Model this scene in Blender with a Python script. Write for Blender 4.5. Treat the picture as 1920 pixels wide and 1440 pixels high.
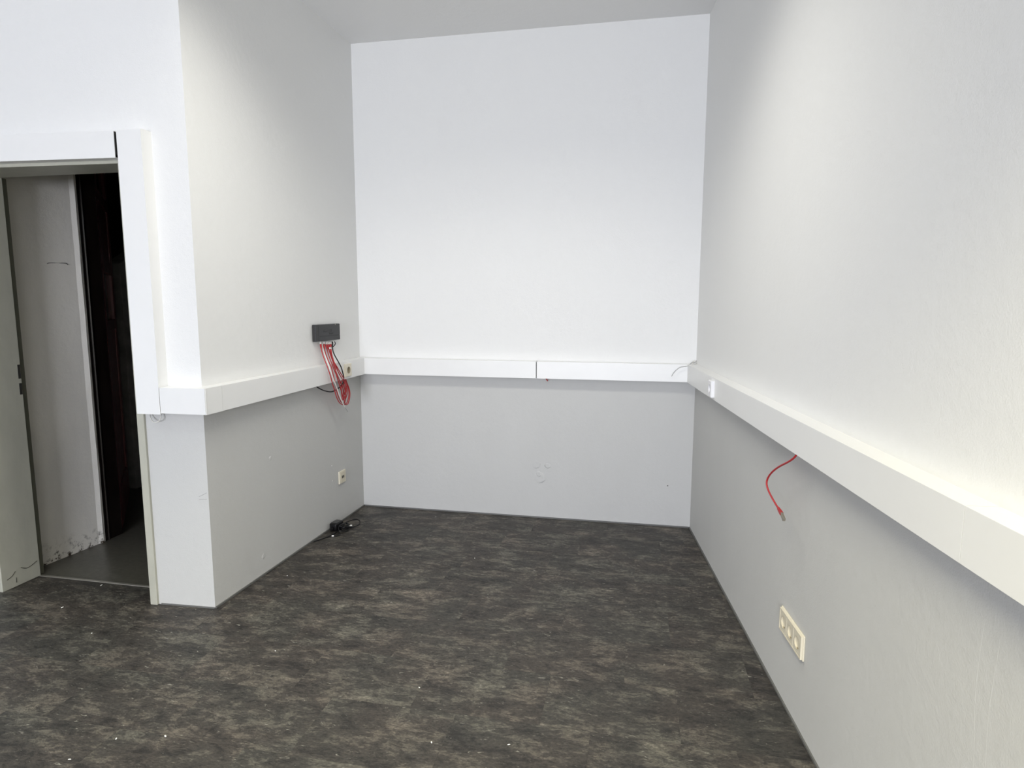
import bpy, bmesh, math, random
from mathutils import Vector, Matrix
random.seed(7)
sc = bpy.context.scene
for o in list(bpy.data.objects):
    bpy.data.objects.remove(o)
C = sc.collection
PI = math.pi

# ------------------------------------------------------------------ camera
cam = bpy.data.cameras.new('camera'); co = bpy.data.objects.new('camera', cam); C.objects.link(co)
cam.sensor_fit = 'HORIZONTAL'; cam.sensor_width = 36; cam.lens = 1167.9/1920*36
cam.clip_start = 0.05; cam.clip_end = 60
yw, pt, rl = -0.1954, -0.1270, 0.0023
fwd = Vector((math.sin(yw)*math.cos(pt), math.cos(yw)*math.cos(pt), math.sin(pt)))
rt = Vector((math.cos(yw), -math.sin(yw), 0)); up = rt.cross(fwd)
r2 = rt*math.cos(rl)+up*math.sin(rl); u2 = up*math.cos(rl)-rt*math.sin(rl)
M = Matrix((r2, u2, -fwd)).transposed().to_4x4(); M.translation = Vector((1.8449, -3.9623, 1.408))
co.matrix_world = M; sc.camera = co

# ------------------------------------------------------------------ exposure, world, daylight, ceiling luminaires
sc.view_settings.view_transform = 'Standard'; sc.view_settings.look = 'None'
sc.view_settings.gamma = 1; sc.view_settings.use_curve_mapping = False
sc.view_settings.exposure = 0.10
w = bpy.data.worlds.new('world'); sc.world = w; w.use_nodes = True
w.node_tree.nodes['Background'].inputs[0].default_value = (0.75, 0.86, 1.0, 1)
w.node_tree.nodes['Background'].inputs[1].default_value = 0.6

def area(name, loc, rot, sx, sy, power, col, spread=180):
    l = bpy.data.lights.new(name, 'AREA'); l.shape = 'RECTANGLE'; l.size = sx; l.size_y = sy
    l.energy = power; l.color = col; l.spread = math.radians(spread)
    o = bpy.data.objects.new(name, l); C.objects.link(o); o.location = loc; o.rotation_euler = rot
    return o
# daylight through the rear window (cool)
area('daylight_window', (0.9, -10.05, 1.10), (PI/2, 0, 0), 2.2, 1.6, 450, (0.865, 0.895, 1.0))
# rows of louvred linear luminaires (warm white), long axis along x
LAMPS = [(1.10, -1.75, 1.35, 10.5, 125, (1.0, 0.98, 0.90)), (1.12, -1.6, 1.35, 9.5, 140, (1.0, 0.97, 0.89)),
         (1.4, -4.3, 1.4, 64, 112, (1.0, 0.92, 0.60)), (-1.3, -3.0, 1.4, 9, 100, (0.88, 1.0, 1.0))]
for x, y, ln, p, spr, colr in LAMPS:
    area('luminaire_light', (x, y, 2.985), (0, 0, 0), ln, 0.09, p, colr, spr)

# ------------------------------------------------------------------ helpers
def mat(name, col, rough=0.6, metal=0.0, bump=None, var=None, spec=0.5, coat=0):
    m = bpy.data.materials.new(name); m.use_nodes = True; nt = m.node_tree; N = nt.nodes; L = nt.links
    b = N['Principled BSDF']; b.inputs['Base Color'].default_value = (*col, 1)
    b.inputs['Roughness'].default_value = rough; b.inputs['Metallic'].default_value = metal
    b.inputs['Specular IOR Level'].default_value = spec
    if coat: b.inputs['Coat Weight'].default_value = coat
    tc = N.new('ShaderNodeTexCoord')
    if var:                                   # (scale, amount, stretch)
        mp = N.new('ShaderNodeMapping'); mp.inputs['Scale'].default_value = var[2]
        L.new(tc.outputs['Object'], mp.inputs[0])
        n = N.new('ShaderNodeTexNoise'); n.inputs['Scale'].default_value = var[0]; n.inputs['Detail'].default_value = 6
        n.inputs['Roughness'].default_value = 0.6
        L.new(mp.outputs[0], n.inputs['Vector'])
        cr = N.new('ShaderNodeValToRGB'); a = var[1]
        cr.color_ramp.elements[0].position = 0.3; cr.color_ramp.elements[1].position = 0.7
        cr.color_ramp.elements[0].color = (*[c*(1-a) for c in col], 1)
        cr.color_ramp.elements[1].color = (*[min(1, c*(1+a)) for c in col], 1)
        L.new(n.outputs['Fac'], cr.inputs[0]); L.new(cr.outputs[0], b.inputs['Base Color'])
    if bump:                                  # [(scale, distance)]
        prev = None
        for s, d in bump:
            n = N.new('ShaderNodeTexNoise'); n.inputs['Scale'].default_value = s; n.inputs['Detail'].default_value = 4
            L.new(tc.outputs['Object'], n.inputs['Vector'])
            bp = N.new('ShaderNodeBump'); bp.inputs['Distance'].default_value = d; bp.inputs['Strength'].default_value = 1
            L.new(n.outputs['Fac'], bp.inputs['Height'])
            if prev: L.new(prev.outputs[0], bp.inputs['Normal'])
            prev = bp
        L.new(prev.outputs[0], b.inputs['Normal'])
    return m

def wall_paint(name, col, streak=0.0, dirt=None):
    """painted plaster: roller texture bump, faint mottling, optional scuffs near the floor"""
    m = mat(name, col, 0.75, bump=[(230, 0.0006), (28, 0.0012)], spec=0.25)
    nt = m.node_tree; N = nt.nodes; L = nt.links; b = N['Principled BSDF']
    tc = N.new('ShaderNodeTexCoord')
    mp = N.new('ShaderNodeMapping'); mp.inputs['Scale'].default_value = (1, 1, 0.35)
    L.new(tc.outputs['Object'], mp.inputs[0])
    n = N.new('ShaderNodeTexNoise'); n.inputs['Scale'].default_value = 3; n.inputs['Detail'].default_value = 5
    L.new(mp.outputs[0], n.inputs['Vector'])
    cr = N.new('ShaderNodeValToRGB'); a = 0.004+streak
    cr.color_ramp.elements[0].position = 0.3; cr.color_ramp.elements[1].position = 0.7
    cr.color_ramp.elements[0].color = (*[c*(1-a) for c in col], 1); cr.color_ramp.elements[1].color = (*[min(1, c*(1+a)) for c in col], 1)
    L.new(n.outputs['Fac'], cr.inputs[0])
    out = cr.outputs[0]
    if dirt:                                  # (dark colour, z reach, strength)
        sep = N.new('ShaderNodeSeparateXYZ'); L.new(tc.outputs['Object'], sep.inputs[0])
        mr = N.new('ShaderNodeMapRange'); mr.inputs[1].default_value = 0; mr.inputs[2].default_value = dirt[1]
        mr.inputs[3].default_value = 1; mr.inputs[4].default_value = 0
        L.new(sep.outputs['Z'], mr.inputs[0])
        n2 = N.new('ShaderNodeTexNoise'); n2.inputs['Scale'].default_value = 26; n2.inputs['Detail'].default_value = 8
        n2.inputs['Roughness'].default_value = 0.7
        L.new(tc.outputs['Object'], n2.inputs['Vector'])
        r2_ = N.new('ShaderNodeMapRange'); r2_.inputs[1].default_value = 0.5; r2_.inputs[2].default_value = 0.68
        L.new(n2.outputs['Fac'], r2_.inputs[0])
        mu = N.new('ShaderNodeMath'); mu.operation = 'MULTIPLY'
        pw = N.new('ShaderNodeMath'); pw.operation = 'POWER'; pw.inputs[1].default_value = 2
        L.new(mr.outputs[0], pw.inputs[0]); L.new(pw.outputs[0], mu.inputs[0]); L.new(r2_.outputs[0], mu.inputs[1])
        m2 = N.new('ShaderNodeMath'); m2.operation = 'MULTIPLY'; m2.inputs[1].default_value = dirt[2]; m2.use_clamp = True
        L.new(mu.outputs[0], m2.inputs[0])
        mx = N.new('ShaderNodeMix'); mx.data_type = 'RGBA'
        L.new(m2.outputs[0], mx.inputs['Factor']); L.new(out, mx.inputs['A']); mx.inputs['B'].default_value = (*dirt[0], 1)
        out = mx.outputs['Result']
    L.new(out, b.inputs['Base Color'])
    return m

def link(name, bm, mats, parent=None, smooth=False, loc=(0, 0, 0)):
    bmesh.ops.recalc_face_normals(bm, faces=bm.faces)
    me = bpy.data.meshes.new(name); bm.to_mesh(me); bm.free()
    for m in (mats if isinstance(mats, (list, tuple)) else [mats]): me.materials.append(m)
    if smooth:
        for p in me.polygons: p.use_smooth = True
    o = bpy.data.objects.new(name, me); C.objects.link(o); o.location = loc
    if parent: o.parent = parent
    return o

def thing(name, label, cat, loc=(0, 0, 0), group=None):
    o = bpy.data.objects.new(name, None); C.objects.link(o); o.location = loc; o.empty_display_size = 0.05
    o['label'] = label; o['category'] = cat
    if group: o['group'] = group
    return o
def tag(o, label, cat, group=None):
    o['label'] = label; o['category'] = cat
    if group: o['group'] = group
    return o
def struct(o): o['kind'] = 'structure'; return o
def root(name):
    o = bpy.data.objects.new(name, None); C.objects.link(o); o['kind'] = 'structure'; o.empty_display_size = 0.05; return o

def prism(bm, poly, z0, z1, mi=0, top=None):
    """vertical prism over a footprint; z0/z1 numbers or per-vertex lists"""
    n = len(poly)
    a = [bm.verts.new((p[0], p[1], z0[i] if isinstance(z0, (list, tuple)) else z0)) for i, p in enumerate(poly)]
    b = [bm.verts.new((p[0], p[1], z1[i] if isinstance(z1, (list, tuple)) else z1)) for i, p in enumerate(poly)]
    fs = [bm.faces.new(a[::-1]), bm.faces.new(b)]
    for i in range(n):
        fs.append(bm.faces.new((a[i], a[(i+1) % n], b[(i+1) % n], b[i])))
    for f in fs: f.material_index = mi
    return fs
def box(bm, x0, x1, y0, y1, z0, z1, mi=0, mtx=None):
    vs = [(x, y, z) for z in (z0, z1) for y in (y0, y1) for x in (x0, x1)]
    v = [bm.verts.new(mtx @ Vector(p) if mtx else p) for p in vs]
    fs = [bm.faces.new([v[i] for i in q]) for q in ((0,2,3,1),(4,5,7,6),(0,1,5,4),(2,6,7,3),(0,4,6,2),(1,3,7,5))]
    for f in fs: f.material_index = mi
    return v, fs
def bevel(bm, w, seg=2):
    bmesh.ops.bevel(bm, geom=[e for e in bm.edges if e.calc_length() > w*2.2], offset=w, segments=seg, affect='EDGES', profile=0.5)
def rbox(x0, x1, y0, y1, z0, z1, bw, mtx=None, seg=2):
    bm = bmesh.new(); box(bm, x0, x1, y0, y1, z0, z1, 0, mtx); bevel(bm, bw, seg); return bm

def smooth_path(pts, sub=5):
    P = [Vector(p) for p in pts]; out = []
    for i in range(len(P)-1):
        p0 = P[max(i-1, 0)]; p1 = P[i]; p2 = P[i+1]; p3 = P[min(i+2, len(P)-1)]
        for s in range(sub):
            t = s/sub
            out.append(0.5*((2*p1)+(p2-p0)*t+(2*p0-5*p1+4*p2-p3)*t*t+(3*p1-p0-3*p2+p3)*t**3))
    out.append(P[-1]); return out
def tube(bm, path, r, n=8, cap=True):
    rings = []; prev = None
    rr = r if isinstance(r, (list, tuple)) else [r]*len(path)
    for i, p in enumerate(path):
        t = (path[min(i+1, len(path)-1)]-path[max(i-1, 0)])
        t = t.normalized() if t.length > 1e-9 else Vector((0, 0, 1))
        if prev is None:
            a = t.orthogonal().normalized()
        else:
            a = (prev-t*prev.dot(t))
            a = a.normalized() if a.length > 1e-6 else t.orthogonal().normalized()
        prev = a; b = t.cross(a)
        rings.append([bm.verts.new(p+(a*math.cos(2*PI*k/n)+b*math.sin(2*PI*k/n))*rr[i]) for k in range(n)])
    for i in range(len(rings)-1):
        for k in range(n):
            bm.faces.new((rings[i][k], rings[i][(k+1) % n], rings[i+1][(k+1) % n], rings[i+1][k]))
    if cap: bm.faces.new(rings[0][::-1]); bm.faces.new(rings[-1])
def disc(bm, c, ax, r, d, n=20, mi=0):
    """short cylinder from c along ax (unit) by d"""
    ax = Vector(ax).normalized(); a = ax.orthogonal().normalized(); b = ax.cross(a); c = Vector(c)
    r0 = [bm.verts.new(c+(a*math.cos(2*PI*k/n)+b*math.sin(2*PI*k/n))*r) for k in range(n)]
    r1 = [bm.verts.new(v.co+ax*d) for v in r0]
    fs = [bm.faces.new(r0[::-1]), bm.faces.new(r1)]+[bm.faces.new((r0[k], r0[(k+1) % n], r1[(k+1) % n], r1[k])) for k in range(n)]
    for f in fs: f.material_index = mi

# ------------------------------------------------------------------ materials
white = wall_paint('white_wall_paint', (0.80, 0.80, 0.785))
grey = wall_paint('grey_dado_paint', (0.56, 0.56, 0.545), 0.010, ((0.62, 0.62, 0.61), 0.10, 0.5))
ceilm = wall_paint('ceiling_paint', (0.82, 0.82, 0.81))
duct_w = mat('white_trunking', (0.83, 0.83, 0.815), 0.38, var=(3, 0.012, (1, 1, 1)))
duct_in = mat('trunking_inside', (0.06, 0.06, 0.06), 0.7)
frame_m = mat('painted_steel_frame', (0.46, 0.455, 0.385), 0.42, var=(14, 0.06, (1, 1, 0.4)), bump=[(60, 0.0004)])
cream = mat('cream_plastic', (0.74, 0.69, 0.56), 0.32)
cream_d = mat('cream_insert', (0.64, 0.59, 0.46), 0.35)
hole_m = mat('socket_hole', (0.03, 0.028, 0.025), 0.6)
brass = mat('contact_clip', (0.45, 0.40, 0.32), 0.35, 0.9)
wplast = mat('white_plastic', (0.85, 0.85, 0.86), 0.3)
anthr = mat('anthracite_plastic', (0.024, 0.025, 0.027), 0.5, bump=[(900, 0.0002)])
black = mat('black_plastic', (0.006, 0.006, 0.007), 0.3, spec=0.35)
red = mat('red_cable_pvc', (0.42, 0.022, 0.026), 0.4)
clear = mat('clear_plug', (0.72, 0.71, 0.68), 0.15)
steel = mat('plug_steel', (0.42, 0.39, 0.33), 0.35, 0.8)
wirew = mat('white_wire', (0.72, 0.71, 0.66), 0.45)
wireg = mat('grey_wire', (0.36, 0.36, 0.35), 0.5)
lino = mat('hall_linoleum', (0.085, 0.08, 0.066), 0.33, var=(40, 0.22, (1, 1, 1)), bump=[(120, 0.0003)])
strip_m = mat('floor_edge_strip', (0.13, 0.13, 0.125), 0.5)
metal = mat('threshold_metal', (0.42, 0.40, 0.36), 0.4, 0.7)
hallp = wall_paint('old_hall_plaster', (0.85, 0.82, 0.76), 0.10, ((0.06, 0.045, 0.03), 0.15, 2.4))
darkw = mat('dark_brown_paint', (0.009, 0.006, 0.005), 0.25, var=(30, 0.5, (1, 1, 0.2)), bump=[(80, 0.0006)])
redw = mat('oxblood_door_paint', (0.30, 0.075, 0.078), 0.35, var=(24, 0.35, (1, 1, 0.15)), bump=[(70, 0.0005)])
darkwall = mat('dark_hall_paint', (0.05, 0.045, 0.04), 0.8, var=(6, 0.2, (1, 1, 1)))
hallgrey = mat('grey_hall_paint', (0.42, 0.40, 0.37), 0.8, var=(10, 0.2, (1, 1, 1)))
glass_d = mat('dark_door_glass', (0.01, 0.01, 0.011), 0.1)
chip = mat('chip_white', (0.85, 0.84, 0.8), 0.6)

def slate_mat():
    m = bpy.data.materials.new('slate_vinyl'); m.use_nodes = True; nt = m.node_tree; N = nt.nodes; L = nt.links
    b = N['Principled BSDF']; tc = N.new('ShaderNodeTexCoord'); oi = N.new('ShaderNodeObjectInfo')
    mul = N.new('ShaderNodeVectorMath'); mul.operation = 'SCALE'; mul.inputs[0].default_value = (37.1, 53.7, 11.3)
    L.new(oi.outputs['Random'], mul.inputs['Scale'])
    add = N.new('ShaderNodeVectorMath'); add.operation = 'ADD'
    L.new(tc.outputs['Object'], add.inputs[0]); L.new(mul.outputs[0], add.inputs[1])
    def noise(scale, stretch, det=6, rough=0.6, dist=0.0):
        mp = N.new('ShaderNodeMapping'); mp.inputs['Scale'].default_value = stretch
        L.new(add.outputs[0], mp.inputs[0])
        n = N.new('ShaderNodeTexNoise'); n.inputs['Scale'].default_value = scale; n.inputs['Detail'].default_value = det
        n.inputs['Roughness'].default_value = rough; n.inputs['Distortion'].default_value = dist
        L.new(mp.outputs[0], n.inputs['Vector']); return n
    big_ = noise(6.5, (0.85, 1.6, 1), 12, 0.72, 0.35)
    mid = noise(30, (0.7, 1.6, 1), 8, 0.75, 0.5)
    mixf = N.new('ShaderNodeMix'); mixf.data_type = 'FLOAT'; mixf.inputs['Factor'].default_value = 0.36
    L.new(big_.outputs['Fac'], mixf.inputs['A']); L.new(mid.outputs['Fac'], mixf.inputs['B'])
    class big: outputs = {'Fac': mixf.outputs['Result']}
    cr = N.new('ShaderNodeValToRGB'); e = cr.color_ramp.elements
    e[0].position = 0.36; e[0].color = (0.014, 0.013, 0.012, 1)
    e[1].position = 0.70; e[1].color = (0.235, 0.222, 0.185, 1)
    for p, c in ((0.43, (0.023, 0.0215, 0.020)), (0.455, (0.039, 0.0365, 0.0335)), (0.515, (0.047, 0.044, 0.040)), (0.532, (0.084, 0.079, 0.070)), (0.59, (0.105, 0.099, 0.086)), (0.605, (0.150, 0.142, 0.123))):
        k = e.new(p); k.color = (*c, 1)
    L.new(big.outputs['Fac'], cr.inputs[0])
    # brown / green hue drift
    hue = noise(3.2, (1, 1.3, 1), 2, 0.5)
    hr = N.new('ShaderNodeValToRGB'); e = hr.color_ramp.elements
    e[0].position = 0.38; e[0].color = (1.05, 0.96, 0.90, 1); e[1].position = 0.62; e[1].color = (0.95, 0.95, 0.90, 1)
    L.new(hue.outputs['Fac'], hr.inputs[0])
    mx = N.new('ShaderNodeMix'); mx.data_type = 'RGBA'; mx.blend_type = 'MULTIPLY'; mx.inputs['Factor'].default_value = 1
    L.new(cr.outputs[0], mx.inputs['A']); L.new(hr.outputs[0], mx.inputs['B'])
    # fine grain
    fine = noise(120, (0.6, 1.3, 1), 6, 0.8, 0.3)
    fr = N.new('ShaderNodeMapRange'); fr.inputs[1].default_value = 0.3; fr.inputs[2].default_value = 0.7
    fr.inputs[3].default_value = 0.30; fr.inputs[4].default_value = 1.78
    L.new(fine.outputs['Fac'], fr.inputs[0])
    m2 = N.new('ShaderNodeVectorMath'); m2.operation = 'SCALE'
    L.new(mx.outputs['Result'], m2.inputs[0]); L.new(fr.outputs[0], m2.inputs['Scale'])
    # pale flecks and dark cleft lines
    fl = noise(42, (0.55, 1.6, 1), 5, 0.75, 0.8)
    flr = N.new('ShaderNodeMapRange'); flr.inputs[1].default_value = 0.635; flr.inputs[2].default_value = 0.665
    L.new(fl.outputs['Fac'], flr.inputs[0])
    m3 = N.new('ShaderNodeMix'); m3.data_type = 'RGBA'
    L.new(flr.outputs[0], m3.inputs['Factor']); L.new(m2.outputs[0], m3.inputs['A']); m3.inputs['B'].default_value = (0.26, 0.25, 0.215, 1)
    ck = noise(11, (0.8, 2.0, 1), 9, 0.72, 1.0)
    ckr = N.new('ShaderNodeValToRGB'); e = ckr.color_ramp.elements
    e[0].position = 0.490; e[0].color = (1, 1, 1, 1); e[1].position = 0.510; e[1].color = (1, 1, 1, 1)
    k = e.new(0.50); k.color = (0.12, 0.12, 0.12, 1)
    L.new(ck.outputs['Fac'], ckr.inputs[0])
    m4 = N.new('ShaderNodeMix'); m4.data_type = 'RGBA'; m4.blend_type = 'MULTIPLY'; m4.inputs['Factor'].default_value = 0.8
    L.new(m3.outputs['Result'], m4.inputs['A']); L.new(ckr.outputs[0], m4.inputs['B'])
    L.new(m4.outputs['Result'], b.inputs['Base Color'])
    b.inputs['Roughness'].default_value = 0.5; b.inputs['Specular IOR Level'].default_value = 0.45
    bp = N.new('ShaderNodeBump'); bp.inputs['Distance'].default_value = 0.002
    ad = N.new('ShaderNodeMath'); ad.operation = 'ADD'; L.new(big.outputs['Fac'], ad.inputs[0]); L.new(fine.outputs['Fac'], ad.inputs[1])
    L.new(ad.outputs[0], bp.inputs['Height']); L.new(bp.outputs[0], b.inputs['Normal'])
    return m
slate = slate_mat()

# ------------------------------------------------------------------ room shell (metres; back wall at y=0, floor z=0)
H = 3.066
def RX(y, off=0): return 2.2146-0.1039*y-off          # right wall, splayed slightly
def LX(y, off=0): return 0.0273*y+off                 # left wall of the recess
CX, CY = -0.042, -1.536                               # outer corner of the recess
def FY(x, off=0): return CY+0.047*(x-CX)-off          # wall with the doorway
ZS = 0.985                                            # colour change, hidden behind the trunking
YB = -10.0; XL = -3.2
DJ, DR, DT = -1.167, -0.366, 2.007                    # doorway: left jamb, right jamb, head
HY = -1.40                                            # hall side of that wall

floor = bmesh.new(); box(floor, XL-.2, 3.2, YB-.2, 0.2, -0.12, -0.0035)
floor = struct(link('floor', floor, slate))
bm = bmesh.new(); box(bm, XL-.3, 3.3, YB-.3, 0.3, H, H+.15)
struct(link('ceiling', bm, ceilm))

def two_tone(name, poly, m_low=None, m_up=None, z0=0.0, z1=H):
    bm = bmesh.new(); prism(bm, poly, z0, ZS, 0); prism(bm, poly, ZS, z1, 1)
    return struct(link(name, bm, [m_low or grey, m_up or white]))
wall_back = two_tone('wall_back', [(-0.14, 0), (RX(0)+.14, 0), (RX(0)+.14, .15), (-0.14, .15)])
two_tone('wall_right', [(RX(0), 0), (RX(0)+.15, 0), (RX(YB)+.15, YB), (RX(YB), YB)][::-1])
two_tone('wall_left', [(LX(0), 0), (CX, CY), (CX-.05, FY(CX-.05)), (-.14, FY(-.14)), (-.14, 0)])
bm = bmesh.new()
pr_ = [(-.14, FY(-.14)), (-.14, HY), (DR+.03, HY), (DR+.03, FY(DR+.03))]
prism(bm, pr_, 0, ZS, 0); prism(bm, pr_, ZS, DT+.03, 1)
pl_ = [(DJ-.03, FY(DJ-.03)), (DJ-.03, HY), (XL, HY), (XL, FY(XL))]
prism(bm, pl_, 0, ZS, 0); prism(bm, pl_, ZS, DT+.03, 1)
prism(bm, [(-.14, FY(-.14)), (-.14, HY), (XL, HY), (XL, FY(XL))], DT+.03, H, 1)
struct(link('wall_front', bm, [grey, white]))
two_tone('wall_room_left', [(XL, YB), (XL, HY), (XL-.15, HY), (XL-.15, YB)])
# rear wall with a window opening
bm = bmesh.new()
xr = RX(YB)
for a, b_, lo, hi in ((XL, -.2, 0, H), (2.0, xr, 0, H), (-.2, 2.0, 0, .3), (-.2, 2.0, 1.9, H)):
    box(bm, a, b_, YB-.15, YB, lo, hi)
struct(link('wall_rear', bm, white))
winm = mat('window_frame_white', (0.8, 0.8, 0.8), 0.4)
for i, (a, b_) in enumerate(((-.2, 2.0),)):
    bm = bmesh.new()
    for x0, x1, z0, z1 in ((a, a+.06, .3, 1.9), (b_-.06, b_, .3, 1.9), (a+.06, b_-.06, .3, .36), (a+.06, b_-.06, 1.84, 1.9), ((a+b_)/2-.03, (a+b_)/2+.03, .36, 1.84)):
        box(bm, x0, x1, YB-.04, YB+.02, z0, z1)
    struct(link('window_%d' % (i+1), bm, winm))

# vinyl tiles, 463 x 295 mm in running rows, thin bevelled plates with hair joints
TL, TW = 0.4625, 0.2945; Y0 = -2.335
def tile_mesh(lx, ly):
    bm = bmesh.new(); box(bm, 0, lx, 0, ly, -0.0034, 0)
    bm.verts.ensure_lookup_table()
    bmesh.ops.recalc_face_normals(bm, faces=bm.faces)
    me = bpy.data.meshes.new('tile'); bm.to_mesh(me); bm.free(); me.materials.append(slate); return me
g = 0.0002
full = tile_mesh(TL-g, TW-g)
known = {0: 1.27, 1: 1.10, 2: 0.913, 3: 0.173, 4: 1.83, 5: 1.41, 6: 1.556, 7: 0.31, -1: 0.654, -2: 0.12, -3: 0.40}
for k in range(-5, 8):
    y0 = Y0+k*TW; y1 = min(y0+TW, 0.0)
    off = known.get(k, random.random()*TL) % TL
    if y1 < -3.6: continue
    i = -8
    while True:
        x0 = off+i*TL; x1 = x0+TL; i += 1
        ym = (y0+y1)/2
        xmin = -2.1 if y1 <= FY(-1)+.001 else (DJ if y0 < HY and False else LX(ym))
        xmax = RX(y0)+0.0
        if x0 > xmax: break
        if k <= 2 and x1 < -2.1: continue
        a, b_ = max(x0, -2.3), min(x1, xmax)
        lo, hi = y0, y1
        if y1 > FY(-.7):                              # row(s) running into the doorway / under the wall line
            if x1 <= DJ+.02: 
                if y0 > FY(DJ): continue
            if x1 <= CX:
                if y0 > HY: continue
                hi = min(y1, HY-.004)
                if y0 > FY(CX) and x1 < DJ: continue
                if y0 > FY(CX) and x0 > DR: continue
            elif x0 < CX:
                if y0 > HY:
                    a = max(a, LX(y1)-.005)
        if b_-a < .012 or hi-lo < .012: continue
        if abs((b_-a)-TL) < 1e-4 and abs((hi-lo)-TW) < 1e-4: me = full
        else: me = tile_mesh(b_-a-g, hi-lo-g)
        t = bpy.data.objects.new('tile', me); C.objects.link(t); t.location = (a, lo, random.uniform(-.00015, .00015)); t.parent = floor

# grey edge strips where floor meets wall
def strip(name, p, q_, off=.006, h=.008):
    p = Vector(p); q_ = Vector(q_); d = (q_-p).normalized(); n = Vector((d.y, -d.x))
    bm = bmesh.new(); prism(bm, [p, q_, q_+n*off, p+n*off], 0.0, h)
    return struct(link(name, bm, strip_m))
strip('baseboard_left', (CX, CY), (LX(0), 0))
strip('baseboard_back', (0.007, 0), (RX(0)-.007, 0))
strip('baseboard_right', (RX(0), 0), (RX(-3.4), -3.4))
strip('baseboard_front', (DR+.05, FY(DR+.05)), (CX, CY), .005, .006)

# repaired spots and holes in the plaster
def blob(name, c, n, r, h, m, parent, seed):
    rnd = random.Random(seed); n = Vector(n); a = Vector((0, 0, 1)).cross(n).normalized(); b_ = Vector((0, 0, 1)); c = Vector(c)
    bm = bmesh.new(); ctr = bm.verts.new(c+n*h*.4); rings = []
    for fr, hh in ((.35, .9), (.6, 1.0), (.85, .5), (1.0, -.1)):
        rings.append([bm.verts.new(c+(a*math.cos(t)+b_*math.sin(t))*r*fr*(1+rnd.uniform(-.18, .18))+n*h*hh*(1+rnd.uniform(-.3, .3))) for t in [2*PI*j/14 for j in range(14)]])
    for j in range(14):
        bm.faces.new((ctr, rings[0][j], rings[0][(j+1) % 14]))
        for q in range(3): bm.faces.new((rings[q][j], rings[q+1][j], rings[q+1][(j+1) % 14], rings[q][(j+1) % 14]))
    return link(name, bm, m, parent, True)
blob('plaster_patch', (1.242, 0, .298), (0, -1, 0), .020, .003, grey, wall_back, 1)
blob('plaster_patch', (1.300, 0, .356), (0, -1, 0), .020, .002, grey, wall_back, 2)
blob('plaster_patch', (1.250, 0, .275), (0, -1, 0), .040, .0016, grey, wall_back, 3)
blob('plaster_patch', (1.225, 0, .362), (0, -1, 0), .030, .0010, grey, wall_back, 4)
bm = bmesh.new(); disc(bm, (2.070, 0.0002, .268), (0, -1, 0), .0035, .001, 10); link('screw_hole', bm, hole_m, wall_back)

wall_right = bpy.data.objects['wall_right']; wall_front = bpy.data.objects['wall_front']
for pts in ([(-1.868, .851), (-1.845, .76), (-1.829, .667)], [(-1.879, .889), (-1.901, .756), (-1.897, .66)], [(-2.716, .82), (-2.712, .68), (-2.727, .53), (-2.722, .40)], [(-2.76, .80), (-2.752, .66), (-2.762, .5), (-2.76, .40)]):
    bm = bmesh.new(); tube(bm, smooth_path([(RX(y)+.0008, y, z) for y, z in pts], 4), .0011, 6); link('plaster_crack', bm, grey, wall_right)
for pts in ([(-0.0891, 0.5347), (-0.0493, 0.5547)], [(-0.0900, 0.5220), (-0.0513, 0.5245)]):
    bm = bmesh.new(); tube(bm, [Vector((x, FY(x)-.0001, z)) for x, z in pts], .0006, 5); link('scratch', bm, strip_m, bpy.data.objects['wall_left'])
blob('plaster_patch', (LX(-1.06), -1.06, .60), (1, -.03, 0), .012, .0015, grey, bpy.data.objects['wall_left'], 8)
blob('plaster_patch', (LX(-1.16), -1.16, .10), (1, -.03, 0), .015, .0015, grey, bpy.data.objects['wall_left'], 9)

# ------------------------------------------------------------------ door_1: painted frame of the doorway (no leaf)
d1 = root('door_1')
fj = FY(DJ)
bm = bmesh.new()   # left jamb: reveal + narrow face on the room side
prism(bm, [(DJ, FY(DJ)-.012), (DJ, HY), (DJ-.05, HY), (DJ-.05, FY(DJ)-.012)], 0, DT)
bevel(bm, .0015, 1); lj = link('door_jamb', bm, frame_m, d1)
bm = bmesh.new()
prism(bm, [(DR, FY(DR)-.012), (DR+.036, FY(DR+.036)-.012), (DR+.036, HY), (DR, HY)], 0, DT)
bevel(bm, .0015, 1); link('door_jamb', bm, frame_m, d1)
bm = bmesh.new()
prism(bm, [(DJ-.05, FY(DJ-.05)-.012), (DR+.036, FY(DR+.036)-.012), (DR+.036, HY), (DJ-.05, HY)], DT, DT+.036)
bevel(bm, .0015, 1); link('door_head', bm, frame_m, d1)
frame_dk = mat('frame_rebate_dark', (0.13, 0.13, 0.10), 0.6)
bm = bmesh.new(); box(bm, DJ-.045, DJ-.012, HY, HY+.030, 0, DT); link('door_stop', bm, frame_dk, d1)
bm = bmesh.new(); box(bm, DJ-.002, DJ+.0012, HY-.016, HY-.003, 1.035, 1.105); link('strike_plate', bm, hole_m, lj)
bm = bmesh.new(); box(bm, DJ-.002, DJ+.0012, HY-.016, HY-.003, 0.955, 1.012); link('strike_plate', bm, hole_m, lj)
bm = bmesh.new(); prism(bm, [(DJ, HY-.012), (DR, HY-.012), (DR, HY+.004), (DJ, HY+.004)], 0, .0035); bevel(bm, .0012, 1)
link('threshold_strip', bm, metal, d1)
# black scuffs along the foot of the left jamb
scuff = mat('black_scuff', (0.05, 0.045, 0.035), 0.6)
for pts in ([(-1.50, .085), (-1.47, .070), (-1.44, .075), (-1.415, .085)], [(-1.575, .052), (-1.55, .06), (-1.53, .078)], [(-1.53, .02), (-1.528, .045)]):
    bm = bmesh.new(); tube(bm, smooth_path([(DJ+.0004, y, z) for y, z in pts], 3), .0016, 5); link('scuff_mark', bm, scuff, lj)

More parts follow.
